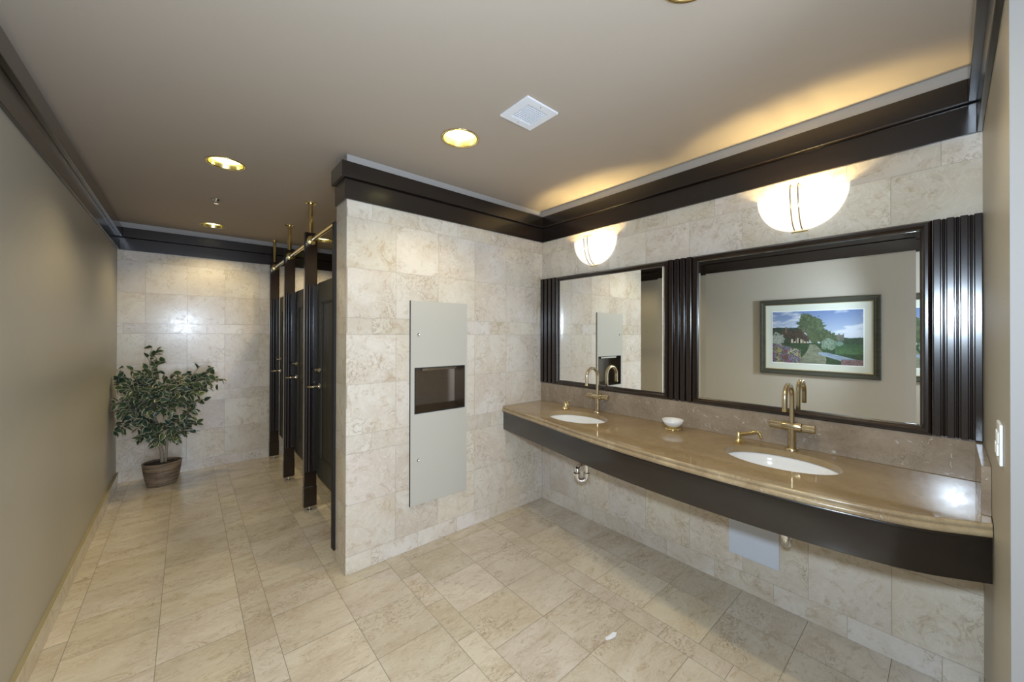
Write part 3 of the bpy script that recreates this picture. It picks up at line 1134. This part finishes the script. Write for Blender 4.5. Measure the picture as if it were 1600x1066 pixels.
obj('frame', ringframe(pw_, ph_, 0, [(0, .001), (0, .020), (.005, .026), (.020, .024), (.038, .017), (.043, .019), (.056, .015), (.056, .008)]), FRAMEG, t)
obj('gilt_lip', ringframe(pw_, ph_, .056, [(0, .016), (.004, .0145), (.005, .009)]), GILT, t)
o = obj('mat', BX(.002, .0075, -pw_ + .046, -.046, .046, ph_ - .046), MATB, t)
mx0, mx1, mz0, mz1 = .125, pw_ - .132, .134, ph_ - .138
obj('mat_bevel', BX(.0076, .0086, -mx1 - .008, -mx0 + .008, mz0 - .008, mz1 + .008), MATW, t)
# the print: painted face by face on a fine grid
PM, pt_, pb_ = nt('landscape_print')
a_ = node(pt_, 'ShaderNodeAttribute', attribute_name='paint')
pt_.links.new(a_.outputs['Color'], pb_.inputs['Base Color'])
pb_.inputs['Roughness'].default_value = .55
NXp, NYp = 300, 186
import colorsys


def hsh(x, y, s=0):
    v = math.sin(x * 127.1 + y * 311.7 + s * 74.7) * 43758.5453
    return v - math.floor(v)


def vn(x, y, s=0):
    xi, yi = math.floor(x), math.floor(y)
    fx, fy = x - xi, y - yi
    fx, fy = fx * fx * (3 - 2 * fx), fy * fy * (3 - 2 * fy)
    return ((hsh(xi, yi, s) * (1 - fx) + hsh(xi + 1, yi, s) * fx) * (1 - fy) + (hsh(xi, yi + 1, s) * (1 - fx) + hsh(xi + 1, yi + 1, s) * fx) * fy)


def fbm(x, y, s=0):
    return .5 * vn(x, y, s) + .28 * vn(2 * x, 2 * y, s + 1) + .15 * vn(4 * x, 4 * y, s + 2) + .07 * vn(8 * x, 8 * y, s + 3)


def lerp(a, b, k):
    k = max(0, min(1, k))
    return tuple(p + (q - p) * k for p, q in zip(a, b))


def inell(u, v, cx, cy, rx, ry, rough=.0, s=0):
    d = ((u - cx) / rx) ** 2 + ((v - cy) / ry) ** 2
    return d < 1 + rough * (fbm(u * 22, v * 22, s) - .5) * 4


def paint(u, v):
    """u 0 left..1 right, v 0 top..1 bottom, display rgb"""
    f = fbm(u * 40, v * 30, 9)
    g = .5 * hsh(int(u * 300), int(v * 186), 5) + .5 * vn(u * 110, v * 70, 6)
    # sky
    c = lerp((.36, .50, .76), (.70, .78, .87), v * 1.9)
    cl = fbm(u * 5 + v * 2, v * 9 + 3, 2)
    k = (cl - (.47 if u > .45 else .42)) * 5
    c = lerp(c, (.78, .83, .90), k)
    # distant tree lines
    tl = .30 + .03 * fbm(u * 16, 0, 4) + (0 if u < .3 else .0)
    if u < .36 and v > tl + .0: c = lerp((.10, .17, .14), (.22, .31, .22), f)
    if u > .60 and v > .485 + .03 * fbm(u * 26, 1, 6) and v < .66: c = lerp((.10, .20, .13), (.25, .36, .22), f)
    # castle-like grey tower block
    if .65 < u < .81 and v > .43 + (.02 if int(u * 60) % 3 else 0) and v < .56:
        c = lerp((.30, .31, .27), (.46, .47, .40), f)
    # hillside bushes in the centre
    if inell(u, v, .56, .47, .16, .16, .5, 3): c = lerp((.16, .24, .12), (.38, .46, .26), f)
    if inell(u, v, .40, .17, .085, .13, .5, 8) or inell(u, v, .46, .26, .15, .17, .55, 7):
        c = lerp((.14, .24, .12), (.42, .50, .30), fbm(u * 55, v * 40, 21))
    # ground
    if v > .61 + (.03 * (u - .5)):
        c = lerp((.10, .22, .12), (.24, .38, .18), f)
        if u > .72 and v < .80: c = lerp((.16, .32, .16), (.26, .44, .22), (v - .62) * 5 + (f - .5))
    # far foliage behind the cottage
    if u < .30 and .38 < v < .66: c = lerp((.09, .15, .10), (.24, .33, .20), f)
    # cottage: walls then roofs
    if .22 < u < .44 and .50 < v < .615 + .0: 
        c = (.72, .68, .56) if int(u * 110) % 4 else (.16, .12, .09)
        if (.26 < u < .285 or .38 < u < .405) and .535 < v < .58: c = (.06, .06, .07)
        if .315 < u < .335 and v > .53: c = (.10, .07, .05)
    r1 = .335 + abs(u - .185) * .85
    if .11 < u < .30 and v > r1 and v < .50 + (.04 if u > .2 else 0): c = lerp((.17, .13, .10), (.34, .28, .20), f)
    if .27 < u < .44 and v > .355 + max(0, (u - .33)) * 1.35 and v < .50 + (u - .27) * .55: c = lerp((.19, .15, .12), (.36, .30, .22), f)
    if (.16 < u < .178 or .372 < u < .388) and .30 < v < .42: c = (.45, .36, .28)
    if inell(u, v, .06, .55, .08, .13, .6, 11): c = lerp((.34, .42, .34), (.74, .78, .74), g)
    # path
    pc = .47 + .11 * math.sin((v - .62) * 5.5) - (v - .62) * .35
    pw = .025 + (v - .62) * .42
    if v > .635 and abs(u - pc) < pw: c = lerp((.33, .38, .29), (.60, .62, .48), fbm(u * 26, v * 60, 14))
    # round willow
    if inell(u, v, .655, .63, .085, .105, .4, 12): c = lerp((.22, .34, .24), (.62, .74, .62), fbm(u * 60, v * 45, 31))
    if inell(u, v, .76, .615, .04, .045, .3, 13): c = lerp((.20, .36, .30), (.45, .60, .52), f)
    # stream
    if v > .78 and u > .54 and abs(v - (.765 + (u - .50) * .42)) < .035 + (u - .5) * .04:
        c = lerp((.36, .48, .60), (.66, .76, .84), fbm(u * 12, v * 70, 17))
    # flower beds
    if v > .62 + .35 * u and u < .34 and v > .60:
        c = lerp((.10, .18, .10), (.28, .36, .20), f)
        q = hsh(int(u * 150), int(v * 93), 40)
        zone = fbm(u * 12, v * 9, 19)
        if q > .45:
            c = (.62, .22, .30) if zone < .42 else ((.46, .42, .62) if zone < .55 else ((.66, .58, .30) if zone < .64 else (.72, .70, .62)))
    if u > .78 and v > .90 + .02 * (f - .5): c = lerp((.30, .16, .18), (.68, .56, .56), g)
    return c


def lin(c):
    return tuple((x / 12.92 if x <= .04045 else ((x + .055) / 1.055) ** 2.4) for x in c)


verts = []
for j in range(NYp + 1):
    for i in range(NXp + 1):
        verts.append((.0090, -(mx0 + (mx1 - mx0) * i / NXp), mz1 + (mz0 - mz1) * j / NYp))
faces = []
colr = []
for j in range(NYp):
    for i in range(NXp):
        a = j * (NXp + 1) + i
        faces.append((a, a + 1, a + NXp + 2, a + NXp + 1))
        c = paint((i + .5) / NXp, (j + .5) / NYp)
        m_ = .3 * c[0] + .55 * c[1] + .15 * c[2]
        colr.append(lin(tuple((.70 * x + .30 * m_) * .90 + .05 for x in c)))
me = bpy.data.meshes.new('print')
me.from_pydata(verts, [], faces)
at = me.attributes.new('paint', 'FLOAT_COLOR', 'FACE')
for i, c in enumerate(colr):
    at.data[i].color = (*c, 1)
me.materials.append(PM)
o = bpy.data.objects.new('print', me)
COL.objects.link(o)
o.parent = t

# ------------------------------------------------------------------ potted ficus
PLX, PLY = -2.565, 2.575
t = thing('potted_ficus', 'artificial variegated ficus tree in a wicker basket in the back left corner', 'potted plant', (PLX, PLY, 0))
# basket: woven rows
WICK, wt, wb = nt('wicker')
tc = node(wt, 'ShaderNodeTexCoord').outputs['Object']
nz = noise(wt, tc, 26, 4, .6)
mp = node(wt, 'ShaderNodeMapping')
mp.inputs['Scale'].default_value = (6, 6, 90)
wt.links.new(tc, mp.inputs[0])
nz2 = noise(wt, mp.outputs[0], 1.0, 3, .6)
cw_ = mix(wt, ramp(wt, nz2, .35, .65, 0, 1), (.11, .075, .045), (.34, .255, .17))
wt.links.new(cw_, wb.inputs['Base Color'])
wb.inputs['Roughness'].default_value = .34
bm = bmesh.new()
rows, n = 26, 72
rings = []
for j in range(rows * 3 + 1):
    z = .215 * j / (rows * 3)
    ph = (j % 3)
    bulge = [0, .0025, .0025][ph]
    base_r = .100 + .038 * (z / .215) + .006 * math.sin(z / .215 * PI)
    row = []
    for i in range(n):
        a = 2 * PI * i / n
        w_ = .0048 * math.sin((i + .5) * PI / 2 + (j // 3) * PI)
        row.append(bm.verts.new(((base_r + bulge + w_) * math.cos(a) * 1.0, (base_r + bulge + w_) * math.sin(a) * .86, z)))
    rings.append(row)
for a, b in zip(rings, rings[1:]):
    for i in range(n):
        bm.faces.new((a[i], a[(i + 1) % n], b[(i + 1) % n], b[i]))
bm.faces.new(rings[0])
obj('wicker_basket', bm, WICK, t, autosmooth=60)
bm = tube(bmesh.new(), [(.141 * math.cos(2 * PI * i / 48), .122 * math.sin(2 * PI * i / 48), .216) for i in range(49)], .0065, 10)
obj('basket_rim', bm, WICK, t, smooth=True)
bm = bmesh.new()
rg = random.Random(7)
rr_ = [0, .03, .06, .09, .115, .133]
prev = None
for k, r in enumerate(rr_):
    ring = [bm.verts.new((r * math.cos(2 * PI * i / 36), r * .86 * math.sin(2 * PI * i / 36), .196 + rg.uniform(0, .016) + .012 * (1 - r / .133))) for i in range(36)] if r else [bm.verts.new((0, 0, .215))]
    if prev:
        for i in range(36):
            if len(prev) == 1: bm.faces.new((prev[0], ring[i], ring[(i + 1) % 36]))
            else: bm.faces.new((prev[i], ring[i], ring[(i + 1) % 36], prev[(i + 1) % 36]))
    prev = ring
obj('soil', bm, SOIL, t)
# trunk and branches
bm = bmesh.new()
bmt = bmesh.new()
nodes_ = []


def branch(p0, p1, r0, r1, seg=7, wig=.012, bmx=None):
    p0, p1 = Vector(p0), Vector(p1)
    pts = []
    for i in range(seg + 1):
        k = i / seg
        p = p0.lerp(p1, k) + Vector((rg.uniform(-wig, wig), rg.uniform(-wig, wig), rg.uniform(-wig, wig))) * (0 if i == 0 else 1)
        p.z += .03 * math.sin(k * PI) * (1 if p1.z > p0.z + .1 else .4)
        p.x = max(p.x, LX - PLX + .03)
        pts.append(p)
    tube(bmx, pts, [r0 + (r1 - r0) * i / seg for i in range(seg + 1)], 9)
    return pts


tr = branch((0, 0, .19), (-.035, 0, .50), .015, .012, 6, .006, bmt)
tr2 = branch((.02, .01, .19), (.030, .01, .50), .011, .009, 6, .006, bmt)
tr3 = branch((-.035, 0, .50), (-.075, .0, .68), .015, .010, 4, .006, bmt)
obj('trunk', bmt, BARK, t, smooth=True)
bmb = bmesh.new()
# branch end points relative to the basket (x right, y depth, z up)
ENDS = [(-.08, .0, 1.31), (-.10, .0, 1.22), (-.33, .0, 1.13), (.44, 0, .99), (.36, -.02, 1.08), (-.30, -.05, 1.04), (-.22, .03, 1.10), (.17, .02, 1.06), (.30, -.04, 1.13), (.43, -.02, .97), (.40, -.10, .93),
        (.16, .08, .95), (-.30, -.12, .84), (-.31, .06, .93), (-.22, -.16, .74), (-.12, -.20, .92), (.05, -.20, .98), (.20, -.20, .88),
        (.26, .04, .86), (-.05, .10, 1.04), (.02, -.05, 1.05), (-.18, -.05, 1.00), (.20, -.13, .70), (.16, -.06, .56), (-.02, -.16, .60), (.06, -.18, .72),
        (.34, -.08, 1.04), (-.29, .10, .72), (-.12, -.12, .66), (.10, .12, .80), (-.07, -.22, .78), (.30, -.06, .78), (-.30, -.08, .98), (-.29, -.15, .93), (0, -.16, .52), (-.10, -.12, .58), (.12, -.10, .60), (-.20, -.10, .66), (0, -.22, .86), (.12, -.22, .90), (.0, -.1, .95), (-.16, -.2, .86), (.24, -.14, .98), (.10, -.05, .92), (.13, -.16, .80), (-.02, -.20, .45), (.10, -.14, .47), (-.12, -.16, .50), (.16, -.12, .52), (-.26, -.12, .60)]
starts = [Vector((-.035, 0, .50)), Vector((-.075, 0, .68)), Vector((.03, .01, .50)), Vector((-.05, 0, .58))]
leafpts = []
for e in ENDS:
    e = Vector(e)
    s = min(starts[:], key=lambda q: (q - e).length + (0 if q.z < e.z else .3))
    pts = branch(s, e, .0065, .002, 8, .010, bmb)
    for i in range(3, len(pts)):
        leafpts.append((pts[i], (pts[i] - pts[i - 1]).normalized(), i / 8))
    for k in range(2):       # side twigs
        i = rg.randint(3, 6)
        d = (pts[i] - pts[i - 1]).normalized() + Vector((rg.uniform(-1, 1), rg.uniform(-.8, .8), rg.uniform(-.5, .6)))
        q = branch(pts[i], pts[i] + d.normalized() * rg.uniform(.08, .15), .003, .0013, 4, .006, bmb)
        for j in range(1, len(q)):
            leafpts.append((q[j], (q[j] - q[j - 1]).normalized(), .9))
obj('branches', bmb, BARK, t, smooth=True)
LEAF, lt, lb = nt('variegated_leaf')
uvn = node(lt, 'ShaderNodeUVMap', uv_map='UVMap')
sep = node(lt, 'ShaderNodeSeparateXYZ')
lt.links.new(uvn.outputs[0], sep.inputs[0])
edge = math_(lt, 'ABSOLUTE', sep.outputs[0])
nn = noise(lt, node(lt, 'ShaderNodeTexCoord').outputs['Object'], 60, 2)
e2 = math_(lt, 'ADD', edge, math_(lt, 'MULTIPLY', math_(lt, 'SUBTRACT', nn, .5), .25))
gr = mix(lt, ramp(lt, noise(lt, node(lt, 'ShaderNodeTexCoord').outputs['Object'], 7, 2), .4, .6, 0, 1), (.034, .068, .044), (.075, .115, .045))
lc = mix(lt, ramp(lt, e2, .76, .84, 0, 1), gr, (.58, .57, .42))
lt.links.new(lc, lb.inputs['Base Color'])
lb.inputs['Roughness'].default_value = .42
bm = bmesh.new()
uvl = bm.loops.layers.uv.new('UVMap')


def leaf(p, d, L, wd, roll):
    d = d.normalized()
    up = Vector((0, 0, 1))
    side = d.cross(up)
    if side.length < .1: side = Vector((1, 0, 0))
    side.normalize()
    nrm = side.cross(d).normalized()
    side, nrm = side * math.cos(roll) + nrm * math.sin(roll), nrm * math.cos(roll) - side * math.sin(roll)
    st = [(0, 0), (.12, .42), (.32, .92), (.5, 1.0), (.7, .80), (.86, .42), (1.0, .0)]
    Lv, Cv, Rv = [], [], []
    for k, w in st:
        c = p + d * (L * k) - nrm * (L * .22 * k * k)
        Cv.append(bm.verts.new(c))
        Lv.append(bm.verts.new(c + side * w * wd + nrm * w * wd * .28))
        Rv.append(bm.verts.new(c - side * w * wd + nrm * w * wd * .28))
    for i in range(len(st) - 1):
        for A, sgn in ((Lv, 1), (Rv, -1)):
            if i == 0: vs, uv = [Cv[0], A[1], Cv[1]], [(.9, 0), (1, st[1][0]), (0, st[1][0])]
            elif i == len(st) - 2: vs, uv = [Cv[i], A[i], Cv[i + 1]], [(0, st[i][0]), (1, st[i][0]), (1, 1)]
            else: vs, uv = [Cv[i], A[i], A[i + 1], Cv[i + 1]], [(0, 0), (1, 0), (1, 0), (0, 0)]
            f = bm.faces.new(vs)
            for lp, q in zip(f.loops, uv): lp[uvl].uv = q


cnt = 0
for (p, d, k) in leafpts:
    for _ in range(2 if k > .3 else 1):
        if rg.random() < .25: continue
        dd = d * .8 + Vector((rg.uniform(-1, 1), rg.uniform(-1, .7), rg.uniform(-1.1, .5)))
        L = rg.uniform(.056, .086)
        q = p + Vector((rg.uniform(-.012, .012), rg.uniform(-.012, .012), rg.uniform(-.01, .01)))
        wall_d = (LX - PLX) + .012
        if q.x + dd.normalized().x * L < wall_d:
            dd.x = abs(dd.x)
            if q.x < wall_d + .01: q.x = wall_d + .01
        if q.y + PLY > DY - .1: dd.y = -abs(dd.y)
        leaf(q, dd, L, L * rg.uniform(.27, .36), rg.uniform(-1.5, 1.5))
        cnt += 1
me = bpy.data.meshes.new('foliage')
for v in list(bm.verts):
    if not v.link_faces: bm.verts.remove(v)
    else: v.co.x = max(v.co.x, LX - PLX + .012)
bm.to_mesh(me)
bm.free()
me.materials.append(LEAF)
o = bpy.data.objects.new('foliage', me)
COL.objects.link(o)
o.parent = t

# ------------------------------------------------------------------ scrap of paper on the floor
bm = bmesh.new()
pp = [(-.035, -.012, .001), (-.01, -.016, .004), (.02, -.006, .002), (.036, .010, .006), (.018, .014, .010), (-.008, .006, .006), (-.030, .004, .002)]
c0 = bm.verts.new((0, 0, .008))
vv = [bm.verts.new(p) for p in pp]
for i in range(len(vv)):
    bm.faces.new((c0, vv[i], vv[(i + 1) % len(vv)]))
r = bmesh.ops.extrude_face_region(bm, geom=list(bm.faces))
for e in r['geom']:
    if isinstance(e, bmesh.types.BMVert): e.co.z += .0008
o = obj('paper_scrap', bm, PAPER)
o.location = (-.848, -1.301, .0004)
o.rotation_euler = (0, 0, math.radians(-25))
tag(o, 'small torn scrap of white paper on the floor tiles', 'paper')

# ------------------------------------------------------------------ repeats share a group
GROUPS = {'ceiling light': 'recessed lights in the ceiling', 'toilet stall post': 'dark wood posts of the toilet stalls',
          'toilet stall door': 'doors of the toilet stalls', 'brass rail': 'lengths of brass head rail above the stalls',
          'brass tube': 'brass tubes holding the stall posts to the ceiling', 'toilet stall divider': 'dividers between the toilet stalls',
          'wall light': 'half-bowl wall sconces', 'sink': 'oval basins in the vanity', 'faucet': 'gold faucets on the vanity',
          'soap dispenser': 'brass soap dispensers on the vanity', 'drain pipe': 'chrome traps under the vanity',
          'mirror': 'framed mirrors over the vanity', 'wood panel': 'fluted wood panels beside the mirrors'}
for o in bpy.data.objects:
    if o.parent is None and o.get('category') in GROUPS:
        o['group'] = GROUPS[o['category']]
